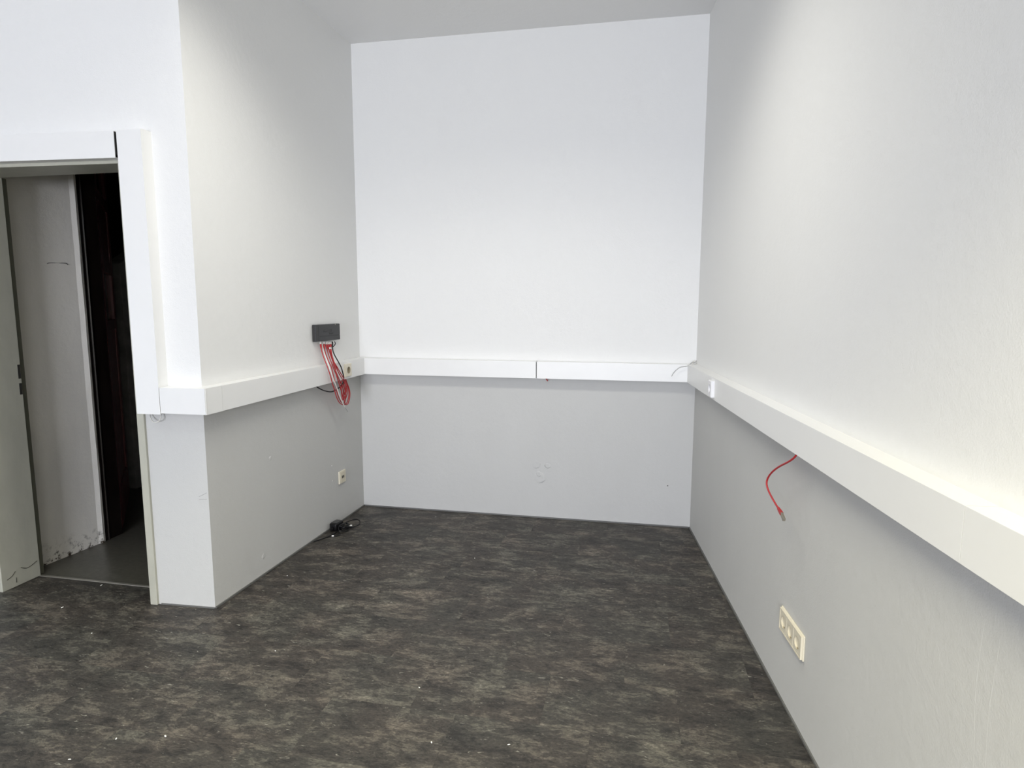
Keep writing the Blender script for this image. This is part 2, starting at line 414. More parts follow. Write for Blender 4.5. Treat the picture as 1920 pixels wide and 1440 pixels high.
# ------------------------------------------------------------------ hall beyond the doorway
bm = bmesh.new(); box(bm, -3.4, -.14, HY, 2.6, -.12, -.001); struct(link('floor_hallway', bm, lino))
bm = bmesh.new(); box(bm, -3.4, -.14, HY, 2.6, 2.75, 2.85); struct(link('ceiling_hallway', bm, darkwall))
# plaster pier left of the door (leans very slightly), rounded bright arris
bm = bmesh.new()
prism(bm, [(-1.265, HY+.045), (-1.229, -.975), (-1.219, -.950), (-1.222, -.935), (-1.6, -.935), (-1.6, HY+.045)], 0, 2.75)
bmesh.ops.subdivide_edges(bm, edges=[e for e in bm.edges if abs(e.verts[0].co.z-e.verts[1].co.z) > 1], cuts=24)
for v in bm.verts:
    if -1.26 < v.co.x < -1.2 and .02 < v.co.z < 2.7: v.co.x += random.uniform(-.0006, .0006); v.co.y += random.uniform(-.0012, .0012)
struct(link('wall_hallway_pier', bm, hallp))
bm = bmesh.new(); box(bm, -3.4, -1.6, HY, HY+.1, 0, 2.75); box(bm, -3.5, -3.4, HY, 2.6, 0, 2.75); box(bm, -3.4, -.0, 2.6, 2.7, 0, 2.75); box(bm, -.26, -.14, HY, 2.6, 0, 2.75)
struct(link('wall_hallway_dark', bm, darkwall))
bm = bmesh.new(); prism(bm, [(-1.87, .02), (-1.87, 1.6), (-2.0, 1.6), (-2.0, .02)], 0, [1.70, 2.6, 2.6, 1.70]); bevel(bm, .008, 2)
struct(link('wall_hallway_stair', bm, hallgrey))
pier = bpy.data.objects['wall_hallway_pier']
bm = bmesh.new(); tube(bm, smooth_path([(-1.247, -1.135, 1.612), (-1.243, -1.125, 1.622), (-1.239, -1.07, 1.626), (-1.232, -1.03, 1.626), (-1.229, -1.022, 1.618)], 4), .0018, 5)
link('wire_bracket', bm, hole_m, pier)
# door_2: dark brown frame with an oxblood panelled leaf standing open
d2 = root('door_2')
bm = bmesh.new(); box(bm, -1.30, -1.226, -.932, -.80, 0, 2.55); bevel(bm, .004, 1); fr2 = link('frame_post', bm, darkw, d2)
bm = bmesh.new(); tube(bm, [Vector((-1.226, -.905, z)) for z in (0, 2.5)], .006, 6); link('frame_bead', bm, darkw, fr2)
ang = math.atan2(.72, -.60)
leafM = Matrix.Translation((-1.262, -.795, 0)) @ Matrix.Rotation(ang, 4, 'Z')
LL, LT = .82, .042
def lb(x0, x1, z0, z1, name, m, parent, y0=-LT/2, y1=LT/2, bw=.003):
    bm = bmesh.new(); box(bm, x0, x1, y0, y1, z0, z1, 0, leafM); bevel(bm, bw, 1); return link(name, bm, m, parent)
leaf = lb(.0, .11, .02, 2.44, 'door_leaf', redw, d2)           # hinge stile carries the rest
lb(LL-.11, LL, .02, 2.44, 'stile', redw, leaf)
for z0, z1 in ((.02, .25), (1.235, 1.30), (1.60, 1.68), (2.02, 2.09), (2.34, 2.44)): lb(.11, LL-.11, z0, z1, 'rail', redw, leaf)
for z0, z1, m in ((.25, 1.235, redw), (1.68, 2.02, redw)):
    for j in range(3):
        a = .11+(LL-.22)/3*j; lb(a, a+(LL-.22)/3, z0, z1, 'board', m, leaf, -.012, .012)
for z0, z1 in ((1.30, 1.60), (2.09, 2.34)): lb(.11, LL-.11, z0, z1, 'pane', glass_d, leaf, -.003, .003, .0005)

# ------------------------------------------------------------------ white dado trunking
DD = .0606
def duct_seg(name, P, Q, n, zP, zQ, parent, mat_=None, depth=DD, skin=.0022, end0=False, end1=False, in0=0, in1=0):
    """U-shaped cover from P to Q (wall-side footprint), n = unit normal into the room; zP/zQ = (bottom, top).
    in0/in1: how far the front edge is set in at each end (mitres)."""
    P = Vector(P); Q = Vector(Q); n = Vector(n); d = (Q-P).normalized()
    bm = bmesh.new()
    def rect(p, inn, z, k):    # profile points: wall bottom, front bottom, front top, wall top
        f = p+n*depth+d*inn
        w_ = p
        return [(w_.x, w_.y, z[0]), (f.x, f.y, z[0]), (f.x, f.y, z[1]), (w_.x, w_.y, z[1])]
    def recti(p, inn, z):
        f = p+n*(depth-skin)+d*inn*(depth-skin)/depth
        return [(p.x, p.y, z[0]+skin), (f.x, f.y, z[0]+skin), (f.x, f.y, z[1]-skin), (p.x, p.y, z[1]-skin)]
    A = [bm.verts.new(v) for v in rect(P, in0, zP, 0)]; Bv = [bm.verts.new(v) for v in rect(Q, in1, zQ, 0)]
    Ai = [bm.verts.new(v) for v in recti(P, in0, zP)]; Bi = [bm.verts.new(v) for v in recti(Q, in1, zQ)]
    for i in range(3):
        bm.faces.new((A[i], Bv[i], Bv[i+1], A[i+1])); bm.faces.new((Ai[i+1], Bi[i+1], Bi[i], Ai[i]))
        bm.faces.new((A[i+1], Ai[i+1], Ai[i], A[i])); bm.faces.new((Bv[i], Bi[i], Bi[i+1], Bv[i+1]))
    bm.faces.new((A[0], Ai[0], Bi[0], Bv[0])); bm.faces.new((A[3], Bv[3], Bi[3], Ai[3]))
    if end0: bm.faces.new(Ai)
    if end1: bm.faces.new(Bi)
    return link(name, bm, mat_ or duct_w, parent)
def lerp(a, b_, t): return a+(b_-a)*t
DCAT = 'cable trunking'
# back wall
db = thing('cable_trunking', 'white cable trunking along the back wall with a black butt joint', DCAT, (1.1, 0, .94))
def child(o, par):   # keep world placement under an offset empty
    o.parent = par; o.matrix_parent_inverse = Matrix.Translation(par.location).inverted(); return o
zb = (.940, 1.0486)
xj = 1.230
zbb = (zb[0]+.0005, zb[1]-.0005)
for a, b_, i0, i1 in ((0.0+.001, xj-.0026, DD-.004, 0), (xj+.0026, RX(0)-.001, 0, 0)):
    child(duct_seg('cover', (a, 0), (b_, 0), (0, -1), zbb, zbb, None, in0=i0, in1=i1), db)
bm = bmesh.new(); box(bm, .07, RX(0)-.075, -.030, -.0, zb[0]+.010, zb[1]-.010); child(link('tray_or_shade_fill', bm, duct_in), db)
bm = bmesh.new(); box(bm, xj-.0040, xj+.0040, -DD+.0028, -.031, zb[0]+.014, zb[1]-.018); child(link('joint_shade_fill', bm, hole_m), db)  # near-black filler paints the shade inside the open joint
# left wall of the recess, slightly sagging towards the outer corner
dl = thing('cable_trunking', 'white cable trunking on the left side wall under the black network box', DCAT, (LX(-.8), -.8, .94))
nl = Vector((1, -0.0273)).normalized()
zc = (.9265, 1.0415)
Lp = Vector((LX(0), 0)); Lq = Vector((CX, CY))
js = .985
zj = (lerp(zb[0], zc[0], js), lerp(zb[1], zc[1], js))
Pj = Lp.lerp(Lq, js)
tj = .966
Pj1 = Lp.lerp(Lq, tj); zj1 = (lerp(zb[0], zc[0], tj), lerp(zb[1], zc[1], tj))
Pj2 = Lp.lerp(Lq, tj+.0009)
child(duct_seg('cover', Lp, Pj1, nl, zb, zj1, None, in0=.001), dl)
child(duct_seg('corner_cover', Pj2, Lq, nl, (zj1[0]-.0006, zj1[1]+.0006), (zc[0]-.0006, zc[1]+.0006), None, depth=DD+.0008, in1=DD), dl)
bm = bmesh.new(); prism(bm, [Lp+Vector((.0, -.07)), Pj, Pj+nl*.03, Lp+Vector((.03, -.07))], .955, 1.03); child(link('tray_or_shade_fill', bm, duct_in), dl)
# front wall short length, between the outer corner and the vertical trunking
VX0, VX1 = -.3205, -.2047
df = thing('cable_trunking', 'short white cable trunking wrapping the outer corner beside the doorway', DCAT, (-.13, FY(-.13), .94))
nf = Vector((.047, -1)).normalized()
Fc = Vector((CX, CY)); Fv = Vector((VX1, FY(VX1)))
child(duct_seg('cover', Fv, Fc, nf, (zc[0]+.001, zc[1]), zc, None, in1=DD-.002, end0=True), df)
# vertical trunking beside the doorway
dv = thing('cable_trunking', 'tall vertical white cable trunking on the right edge of the doorway', DCAT, (-.262, FY(-.262), .924))
bm = bmesh.new()
zv0, zv1 = .9225, 2.131
poly = [Vector((VX0, FY(VX0))), Vector((VX0, FY(VX0)))+nf*(DD+.001), Vector((VX1-.002, FY(VX1)))+nf*(DD+.001), Vector((VX1-.002, FY(VX1)))]
inner = [poly[0]+Vector((.0025, 0)), poly[1]+Vector((.0025, .0025)), poly[2]+Vector((-.0025, .0025)), poly[3]+Vector((-.0025, 0))]
prism(bm, [poly[0], poly[1], inner[1], inner[0]], zv0, zv1); prism(bm, [poly[1], poly[2], inner[2], inner[1]], zv0, zv1); prism(bm, [poly[2], poly[3], inner[3], inner[2]], zv0, zv1)
bmesh.ops.remove_doubles(bm, verts=bm.verts, dist=1e-5)
child(link('cover', bm, duct_w), dv)
bm = bmesh.new(); prism(bm, [poly[0], poly[1]+Vector((0, .0025)), poly[2]+Vector((0, .0025)), poly[3]], zv1, zv1+.003); child(link('end_cap', bm, duct_w), dv)
bm = bmesh.new(); prism(bm, [poly[0]+Vector((.01, -.001)), poly[1]+Vector((.01, .03)), poly[2]+Vector((-.01, .03)), poly[3]+Vector((-.01, -.001))], zv0+.03, zv1-.01); child(link('tray_or_shade_fill', bm, duct_in), dv)
# lintel trunking over the doorway
dt = thing('cable_trunking', 'horizontal white cable trunking above the doorway with an open dark end', DCAT, (-1.2, FY(-1.2), 2.02))
xe = -.3335
child(duct_seg('cover', (XL+.01, FY(XL+.01)), (xe, FY(xe)), nf, (2.027, 2.135), (2.019, 2.129), None), dt)
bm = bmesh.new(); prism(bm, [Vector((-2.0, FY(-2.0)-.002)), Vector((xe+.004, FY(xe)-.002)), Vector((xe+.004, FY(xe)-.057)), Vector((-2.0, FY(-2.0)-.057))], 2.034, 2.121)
child(link('tray_or_shade_fill', bm, hole_m), dt)  # near-black block stands in for the shaded hollow at the open end
# right wall
dr = thing('cable_trunking', 'long white cable trunking running towards the viewer on the right wall', DCAT, (RX(-2), -2, .94))
nr = Vector((-1, -.1039)).normalized()
ys = -2.727
seg = [(-.001, ys+.0008), (ys-.0008, -5.6)]
for i, (a, b_) in enumerate(seg):
    P = Vector((RX(a), a)); Q = Vector((RX(b_), b_))
    child(duct_seg('cover', P, Q, nr, zb, zb, None, in0=(.001 if i == 0 else 0)), dr)
bm = bmesh.new(); prism(bm, [(RX(-.08), -.08), (RX(-5.5), -5.5), (RX(-5.5)-.03, -5.5), (RX(-.08)-.03, -.08)], .952, 1.036); child(link('tray_or_shade_fill', bm, duct_in), dr)

# ------------------------------------------------------------------ sockets
def schuko(parent, M4, r=.0205, insert=cream_d, deep=.012):
    """round recessed well with earth clips and two pin holes; local frame: x right, y up, z out of wall"""
    bm = bmesh.new(); n = 28
    R0 = [bm.verts.new(M4 @ Vector((math.cos(2*PI*k/n)*(r+.002), math.sin(2*PI*k/n)*(r+.002), .0006))) for k in range(n)]
    R1 = [bm.verts.new(M4 @ Vector((math.cos(2*PI*k/n)*r, math.sin(2*PI*k/n)*r, .0006))) for k in range(n)]
    R2 = [bm.verts.new(M4 @ Vector((math.cos(2*PI*k/n)*r, math.sin(2*PI*k/n)*r, -deep))) for k in range(n)]
    for k in range(n):
        j = (k+1) % n
        bm.faces.new((R0[k], R0[j], R1[j], R1[k])); bm.faces.new((R1[k], R1[j], R2[j], R2[k]))
    bm.faces.new(R2)
    well = link('socket_well', bm, insert, parent)
    for s in (-1, 1):
        bm = bmesh.new(); disc(bm, M4 @ Vector((s*.0095, 0, -deep)), (M4.to_3x3() @ Vector((0, 0, 1))), .003, .0008, 10); link('pin_hole', bm, hole_m, well)
        bm = bmesh.new(); box(bm, -.0028, .0028, -.0015, .0015, -deep, -.002, 0, M4 @ Matrix.Translation((0, s*(r-.0015), 0))); link('earth_clip', bm, brass, well)
    return well
def plate_with_wells(x0, x1, y0, y1, z, wells, r, M4, name, m, parent, bw=.002, depth=.014):
    """solid plate whose front face has round openings"""
    bm = bmesh.new()
    n = 28
    # outer side walls
    o0 = [bm.verts.new(M4 @ Vector(p)) for p in ((x0, y0, 0), (x1, y0, 0), (x1, y1, 0), (x0, y1, 0))]
    o1 = [bm.verts.new(M4 @ Vector(p)) for p in ((x0, y0, z-bw), (x1, y0, z-bw), (x1, y1, z-bw), (x0, y1, z-bw))]
    for i in range(4):
        j = (i+1) % 4
        bm.faces.new((o0[i], o0[j], o1[j], o1[i]))
    cells = sorted(wells)
    bounds = [x0+bw]+[(cells[i]+cells[i+1])/2 for i in range(len(cells)-1)]+[x1-bw]
    yc = (y0+y1)/2
    ib = [bm.verts.new(M4 @ Vector((x, y0+bw, z))) for x in bounds]; it = [bm.verts.new(M4 @ Vector((x, y1-bw, z))) for x in bounds]
    # bevel band
    bm.faces.new([o1[0], o1[1], *ib[::-1]]); bm.faces.new([o1[2], o1[3], *it]); bm.faces.new((o1[1], o1[2], it[-1], ib[-1])); bm.faces.new((o1[3], o1[0], ib[0], it[0]))
    for i, c in enumerate(cells):
        ring = [bm.verts.new(M4 @ Vector((c+math.cos(2*PI*k/n)*r, yc+math.sin(2*PI*k/n)*r, z))) for k in range(n)]
        quad = [it[i+1], it[i], ib[i], ib[i+1]]           # at angles 45,135,225,315
        q = n//4; s = q//2
        for e in range(4):
            a = quad[e]; b2 = quad[(e+1) % 4]
            ks = [(s+1+e*q+t) % n for t in range(q+1)]
            ks = [(s+e*q+t) % n for t in range(q+1)]
            arc = [ring[k] for k in ks]
            bm.faces.new([a, b2]+arc[::-1])
    return link(name, bm, m, parent)
def wallM(o, right, out): 
    """local frame on a wall: x=right, y=up, z=out"""
    r_ = Vector((*right, 0)).normalized(); o_ = Vector((*out, 0)).normalized()
    m = Matrix((r_, Vector((0, 0, 1)), o_)).transposed().to_4x4(); m.translation = Vector(o); return m
dl_dir = (Lp-Lq).normalized()           # towards the back = image right on the left wall
dr_dir = Vector((RX(-1)-RX(0), -1)).normalized()  # towards the camera = image right on the right wall

def P3(v2, z): return Vector((v2[0], v2[1], z))
# left trunking socket
yy = -.302; o2 = Vector((LX(yy), yy))+nl*DD
t = thing('wall_socket', 'cream single power socket set in the trunking right of the red cables', 'socket', P3(o2, .993))
Mx = wallM(P3(o2, .9925), dl_dir, nl)
pl = plate_with_wells(-.040, .040, -.040, .040, .0115, [0.0], .0205, Mx, 'faceplate', cream, None); child(pl, t)
wl = schuko(None, Mx @ Matrix.Translation((0, 0, .0115)), insert=mat('socket_well_beige', (0.40, 0.35, 0.25), 0.4), deep=.0108); child(wl, t)
# right trunking socket (white, rounded)
yy = -.735; o2 = Vector((RX(yy), yy))+nr*DD
t = thing('wall_socket', 'white rounded power socket standing out from the right wall trunking near the corner', 'socket', P3(o2, .994))
Mx = wallM(P3(o2, .9935), dr_dir, nr)
pl = plate_with_wells(-.033, .033, -.041, .041, .0175, [0.0], .0205, Mx, 'faceplate', wplast, None, bw=.0035); child(pl, t)
wl = schuko(None, Mx @ Matrix.Translation((0, 0, .0175)), insert=wplast); child(wl, t)
# triple socket low on the right wall
yc_ = -1.803; o2 = Vector((RX(yc_), yc_))
t = thing('triple_socket', 'cream triple power socket low on the grey right wall', 'socket', P3(o2, .295))
Mx = wallM(P3(o2, .2955), dr_dir, nr)
bm = bmesh.new(); box(bm, -.109, .109, -.0435, .0435, 0, .006, 0, Mx); bevel(bm, .0025, 2); child(link('backplate', bm, cream), t)
bm = bmesh.new()
def fr_rect(x0, x1, y0, y1, z0, z1): box(bm, x0, x1, y0, y1, z0, z1, 0, Mx)
fr_rect(-.104, .104, .0355, .0395, .006, .0125); fr_rect(-.104, .104, -.0395, -.0355, .006, .0125); fr_rect(-.104, -.100, -.0355, .0355, .006, .0125); fr_rect(.100, .104, -.0355, .0355, .006, .0125)
child(link('frame', bm, cream), t)
for xo in (-.0665, 0, .0665):
    Mi = Mx @ Matrix.Translation((xo, 0, .006))
    pl = plate_with_wells(-.0322, .0322, -.035, .035, .0055, [0.0], .0205, Mi, 'socket_insert', cream, None, bw=.001); child(pl, t)
    wl = schuko(None, Mi @ Matrix.Translation((0, 0, .0055)), deep=.010); child(wl, t)
# data outlet low on the left wall
yc_ = -.308; o2 = Vector((LX(yc_), yc_))
t = thing('data_outlet', 'cream network data outlet with two ports low on the left grey wall', 'outlet', P3(o2, .295))
Mx = wallM(P3(o2, .2945), dl_dir, nl)
bm = bmesh.new(); box(bm, -.0425, .0425, -.0415, .0415, 0, .009, 0, Mx); bevel(bm, .003, 2); child(link('faceplate', bm, cream), t)
bm = bmesh.new(); box(bm, -.027, .027, -.031, .031, .009, .0112, 0, Mx); bevel(bm, .0008, 1); ins = child(link('centre_plate', bm, cream_d), t)
for s in (-1, 1):
    bm = bmesh.new(); box(bm, s*.0085-.006, s*.0085+.006, -.008, .009, .0108, .0118, 0, Mx); link('port', bm, hole_m, ins)
# two white wall plugs left of it
for z in (.397, .299):
    o2 = Vector((LX(-.426), -.426)); bm = bmesh.new(); disc(bm, P3(o2, z)-Vector((nl.x, nl.y, 0))*.001, (*nl, 0), .0042, .003, 12); disc(bm, P3(o2, z), (*nl, 0), .0018, .0032, 8, 1)
    tag(link('wall_plug', bm, [chip, hole_m]), 'tiny white %s wall plug in the grey wall left of the data outlet' % ('upper' if z > .35 else 'lower'), 'wall plug')

# ------------------------------------------------------------------ network switch
sy0, sy1, sz0, sz1 = -.604, -.314, 1.187, 1.287
ysw = (sy0+sy1)/2; o2 = Vector((LX(ysw), ysw)); SW = thing('network_switch', 'flat black network switch box mounted on the left wall above the trunking', 'network switch', P3(o2, 1.187))
Mx = wallM(P3(o2, (sz0+sz1)/2), dl_dir, nl); hw = (sy1-sy0)/2; hh = .050; th = .027
bm = bmesh.new(); box(bm, -hw, hw, -hh, hh, .003, th-.0015, 0, Mx); bevel(bm, .003, 2); case = child(link('case', bm, anthr), SW)
bm = bmesh.new()
box(bm, -hw+.035, hw-.002, -.019, hh-.002, th-.002, th, 0, Mx); bevel(bm, .0006, 1); child(link('top_shell', bm, anthr), SW)
bm = bmesh.new()
box(bm, -hw+.035, hw-.002, -hh+.002, -.0215, th-.002, th, 0, Mx); bevel(bm, .0006, 1); child(link('port_shell', bm, anthr), SW)
for j in range(9):
    bm = bmesh.new(); box(bm, -hw+.010, -hw+.026, -.040+j*.0096, -.0345+j*.0096, th-.0022, th-.0012, 0, Mx); child(link('vent_slot', bm, hole_m), SW)
for j in range(6):
    bm = bmesh.new(); box(bm, -hw-.0006, -hw+.0006, -.036+j*.013, -.029+j*.013, .006, th-.006, 0, Mx); child(link('vent_slot', bm, hole_m), SW)
bm = bmesh.new(); disc(bm, Mx @ Vector((hw-.06, hh-.003, th)), (*nl, 0), .0035, .002, 12); child(link('screw', bm, steel), SW)
badge = mat('embossed_black', (0.012, 0.012, 0.013), 0.2)
def text_obj(s, size, Mt, m, name, parent, ext=.0004):
    cu = bpy.data.curves.new('lettering', 'FONT'); cu.body = s; cu.size = size; cu.extrude = ext; cu.align_x = 'CENTER'; cu.align_y = 'CENTER'
    ob = bpy.data.objects.new('tmp', cu); C.objects.link(ob); dg = bpy.context.evaluated_depsgraph_get()
    me = bpy.data.meshes.new_from_object(ob.evaluated_get(dg)); bpy.data.objects.remove(ob); bpy.data.curves.remove(cu)
    me.transform(Mt); me.materials.clear(); me.materials.append(m)
    o = bpy.data.objects.new(name, me); C.objects.link(o); return child(o, parent)
text_obj('NETGEAR', .023, Mx @ Matrix.Translation((-.005, .010, th+.0001)) @ Matrix.Scale(1.08, 4, (1, 0, 0)), badge, 'lettering', SW)
text_obj('ProSAFE', .015, Mx @ Matrix.Translation((.035, -.0075, th+.0001)), badge, 'lettering', SW)

RED_A = [(-0.0006, -0.5329, 1.1805), (0.0053, -0.5397, 1.1492), (0.0247, -0.5595, 1.1128), (0.0445, -0.5677, 1.0694), (0.0565, -0.5668, 1.0378), (0.0646, -0.5646, 1.0091), (0.0669, -0.5515, 0.979), (0.0674, -0.5352, 0.9386), (0.0661, -0.5086, 0.8962), (0.0648, -0.482, 0.8467), (0.0628, -0.4457, 0.8081), (0.0592, -0.397, 0.7853), (0.051, -0.3292, 0.7795), (0.0424, -0.2796, 0.8027), (0.0332, -0.2502, 0.8434), (0.0232, -0.2495, 0.8883), (0.0179, -0.259, 0.924), (0.0129, -0.2613, 0.9588)]
RED_B = [(0.0005, -0.4959, 1.1784), (0.0063, -0.5026, 1.1467), (0.0276, -0.5261, 1.1103), (0.0474, -0.5338, 1.0697), (0.0596, -0.5266, 1.034), (0.0677, -0.5249, 0.9954), (0.07, -0.512, 0.9552), (0.0686, -0.492, 0.9072), (0.0654, -0.4619, 0.8504), (0.0588, -0.4095, 0.8024), (0.0503, -0.3568, 0.7872), (0.0414, -0.3151, 0.8079), (0.0318, -0.3, 0.8502), (0.022, -0.292, 0.8936), (0.0143, -0.2811, 0.9334), (0.0125, -0.275, 0.9671)]
RED_C = [(0.0011, -0.4708, 1.1769), (0.0071, -0.4714, 1.1414), (0.0315, -0.4947, 1.095), (0.0503, -0.5004, 1.0538), (0.0625, -0.4933, 1.0113), (0.0689, -0.4807, 0.9776), (0.0733, -0.4646, 0.9366), (0.073, -0.4393, 0.8872), (0.0691, -0.3996, 0.8281), (0.0603, -0.3556, 0.7805), (0.0518, -0.3008, 0.7785), (0.043, -0.2568, 0.8202), (0.0334, -0.2418, 0.8597), (0.023, -0.2553, 0.9098), (0.013, -0.2552, 0.9442)]
RED_D = [(0.0017, -0.4517, 1.1758), (0.0076, -0.4523, 1.1401), (0.0292, -0.4697, 1.0994), (0.0469, -0.4796, 1.0616), (0.0608, -0.4823, 1.0232), (0.0691, -0.4737, 0.9834), (0.071, -0.4391, 0.9334), (0.069, -0.4024, 0.8888), (0.0598, -0.3724, 0.8441), (0.0499, -0.3693, 0.8095), (0.0401, -0.3623, 0.8353), (0.0305, -0.3471, 0.8805), (0.0211, -0.3255, 0.9183), (0.0117, -0.3043, 0.9498)]
RED_E = [(0.0022, -0.4325, 1.1747), (0.0081, -0.4362, 1.139), (0.0275, -0.4591, 1.1051), (0.0452, -0.4688, 1.0704), (0.0593, -0.4649, 1.0312), (0.0676, -0.4558, 0.9978), (0.0722, -0.4321, 0.9657), (0.0714, -0.39, 0.9275), (0.0684, -0.35, 0.8887), (0.061, -0.3302, 0.845), (0.0507, -0.3412, 0.8121), (0.0407, -0.3407, 0.8458), (0.0264, -0.316, 0.8899), (0.0122, -0.2838, 0.9406)]
RED_F = [(0.0027, -0.4131, 1.1735), (0.0122, -0.4338, 1.1389), (0.0276, -0.4555, 1.1113), (0.0431, -0.4709, 1.0803), (0.055, -0.4754, 1.0549), (0.0654, -0.4632, 1.0279), (0.07, -0.4397, 0.9961), (0.0728, -0.4117, 0.9667), (0.0716, -0.3827, 0.9333), (0.0662, -0.36, 0.8899), (0.0562, -0.3578, 0.8419), (0.0417, -0.304, 0.8682), (0.0274, -0.2791, 0.9129), (0.0129, -0.2618, 0.9519)]
RED_G = [(0.0176, -0.454, 1.1469), (0.0235, -0.4565, 1.1309), (0.0392, -0.4691, 1.0931), (0.0511, -0.4741, 1.0612), (0.0667, -0.4869, 1.0238), (0.0744, -0.4975, 0.9926), (0.0749, -0.4804, 0.9549), (0.0717, -0.4489, 0.9149), (0.0686, -0.4177, 0.8642), (0.0617, -0.3779, 0.8179), (0.0509, -0.3324, 0.8382), (0.0372, -0.2864, 0.8796), (0.0227, -0.2691, 0.9184), (0.0129, -0.2618, 0.9519)]
WHITE_W = [(-0.0019, -0.5081, 1.1758), (0.0058, -0.5212, 1.1479), (0.03, -0.5496, 1.1185), (0.0545, -0.5667, 1.0759), (0.0724, -0.5714, 1.0323), (0.0787, -0.56, 0.993), (0.0812, -0.5408, 0.9557), (0.0801, -0.5078, 0.9095), (0.079, -0.4745, 0.8592), (0.078, -0.4401, 0.8144), (0.0769, -0.4047, 0.7753), (0.0761, -0.3615, 0.736)]
BLACK = [(0.0032, -0.3965, 1.1758), (0.007, -0.4022, 1.1532), (0.0166, -0.4158, 1.1279), (0.0304, -0.424, 1.0991), (0.0485, -0.4204, 1.063), (0.0628, -0.4091, 1.0259), (0.0691, -0.3992, 0.9885), (0.0713, -0.3916, 0.9544), (0.0693, -0.3927, 0.9311), (0.0649, -0.4068, 0.9127), (0.0577, -0.4507, 0.8916), (0.0462, -0.5049, 0.8805), (0.0347, -0.5619, 0.8928), (0.0254, -0.6078, 0.9115), (0.0185, -0.6408, 0.9314), (0.0121, -0.6556, 0.9488)]
RIGHT_RED = [(2.3645, -1.876, 0.9454), (2.3597, -1.8783, 0.9353), (2.3536, -1.8672, 0.92), (2.3468, -1.8307, 0.8982), (2.3368, -1.7542, 0.8617), (2.3285, -1.6935, 0.8263), (2.3229, -1.6582, 0.795), (2.3204, -1.6537, 0.7719), (2.3229, -1.678, 0.7537), (2.3274, -1.7215, 0.7402), (2.3317, -1.7627, 0.7307), (2.3347, -1.7911, 0.7252), (2.3381, -1.8244, 0.718), (2.3408, -1.8496, 0.7068)]
CORNER_WIRE = [(2.215, -0.01, 1.0697), (2.2052, -0.02, 1.0573), (2.1911, -0.035, 1.0617), (2.1768, -0.06, 1.0539), (2.1605, -0.075, 1.042), (2.1385, -0.08, 1.0371), (2.1135, -0.082, 1.0319), (2.0892, -0.082, 1.0119), (2.0743, -0.08, 0.9918), (2.067, -0.078, 0.9767)]
CORNER_WIRE2 = [(2.2158, -0.008, 1.0532), (2.2055, -0.02, 1.0475), (2.1918, -0.03, 1.0547), (2.1976, -0.03, 1.0679), (2.2145, -0.02, 1.0608)]
LOOP = [(-0.3004, -1.5556, 0.9231), (-0.2863, -1.5706, 0.9018), (-0.2679, -1.5806, 0.8849), (-0.2474, -1.5856, 0.8818), (-0.2318, -1.5806, 0.8911), (-0.2307, -1.5706, 0.9087), (-0.2422, -1.5556, 0.9252)]
STUB_RED = [(1.2775, -0.02, 0.9524), (1.2895, -0.03, 0.9366), (1.3008, -0.036, 0.9221)]
CRUMBS = [(0.996, -0.737), (0.096, -1.152), (-0.744, -1.672), (-0.758, -1.44), (-0.415, -1.84), (0.153, -2.489), (0.22, -2.381), (0.368, -2.339), (1.232, -2.195), (1.48, -2.156), (1.095, -1.926), (0.435, -1.808)]

def off_all(pts, dx=0): return [(x+dx, y, z) for x, y, z in pts]
def dedup(pts):
    return pts
RC = [
 (RED_A, 'leftmost red patch cable plugged into the switch, hanging in the longest loop', 0),
 (RED_B, 'grey-plugged red patch cable second from the left under the switch', 0),
 (RED_C, 'red patch cable third from the left, swinging to the outer right of the bundle', 0),
 (RED_D, 'fourth red patch cable from the left, in the dense middle of the bundle', 0), (RED_E, 'fifth red patch cable from the left, curving right towards the trunking socket', 0),
 (RED_F, 'rightmost red patch cable plugged in next to the black power lead', 0),
 (RED_G, 'red patch cable with its clear plug hanging loose below the switch', 1)]
GRP = 'red patch cables hanging from the network switch'
def patch(pts, label, loose):
    path = smooth_path(pts, 5); p0 = path[0]
    t = thing('patch_cable', label or 'red patch cable in the dense middle of the bundle under the switch', 'cable', p0, GRP)
    L0 = [0]
    for i in range(1, len(path)): L0.append(L0[-1]+(path[i]-path[i-1]).length)
    i0 = next(i for i, l in enumerate(L0) if l > .030)
    bm = bmesh.new(); tube(bm, path[i0-1:], .0031, 8); child(link('cord', bm, red, None, True), t)
    a = path[0]; 
    i1 = next(i for i, l in enumerate(L0) if l > .016)
    bm = bmesh.new(); tube(bm, [path[i1-1], path[i1-1].lerp(path[i0], .55), path[i0], path[min(i0+1, len(path)-1)]], [.0060, .0062, .0048, .0033], 8); child(link('boot', bm, red, None, True), t)
    dirv = (path[i1-1]-a); lg = dirv.length+.001; dirv.normalize()
    sx = Vector((nl.x, nl.y, 0)); sx = (sx-dirv*sx.dot(dirv)).normalized(); syv = dirv.cross(sx)
    Mp = Matrix((syv, sx, dirv)).transposed().to_4x4(); Mp.translation = a-dirv*(0 if loose else .004)
    bm = bmesh.new(); box(bm, -.0058, .0058, -.004, .004, 0, lg+(0 if loose else .004), 0, Mp); bevel(bm, .0006, 1)
    child(link('plug', bm, clear), t)
    return t
for pts, lb_, lo in RC:
    patch(pts, lb_, lo)
# thin white cable with a bare end
path = smooth_path(WHITE_W, 5); t = thing('patch_cable', 'thin white cable hanging lowest, its end poking out beneath the red loops', 'cable', path[0])
bm = bmesh.new(); tube(bm, path[3:-4], .0034, 8); child(link('cord', bm, wirew, None, True), t)
bm = bmesh.new(); tube(bm, path[-5:], [.0024, .0022, .002, .002, .0026], 6); child(link('bare_tip', bm, wireg, None, True), t)
bm = bmesh.new(); tube(bm, path[0:4], [.0052, .0052, .0050, .0040], 6); child(link('plug', bm, clear), t)
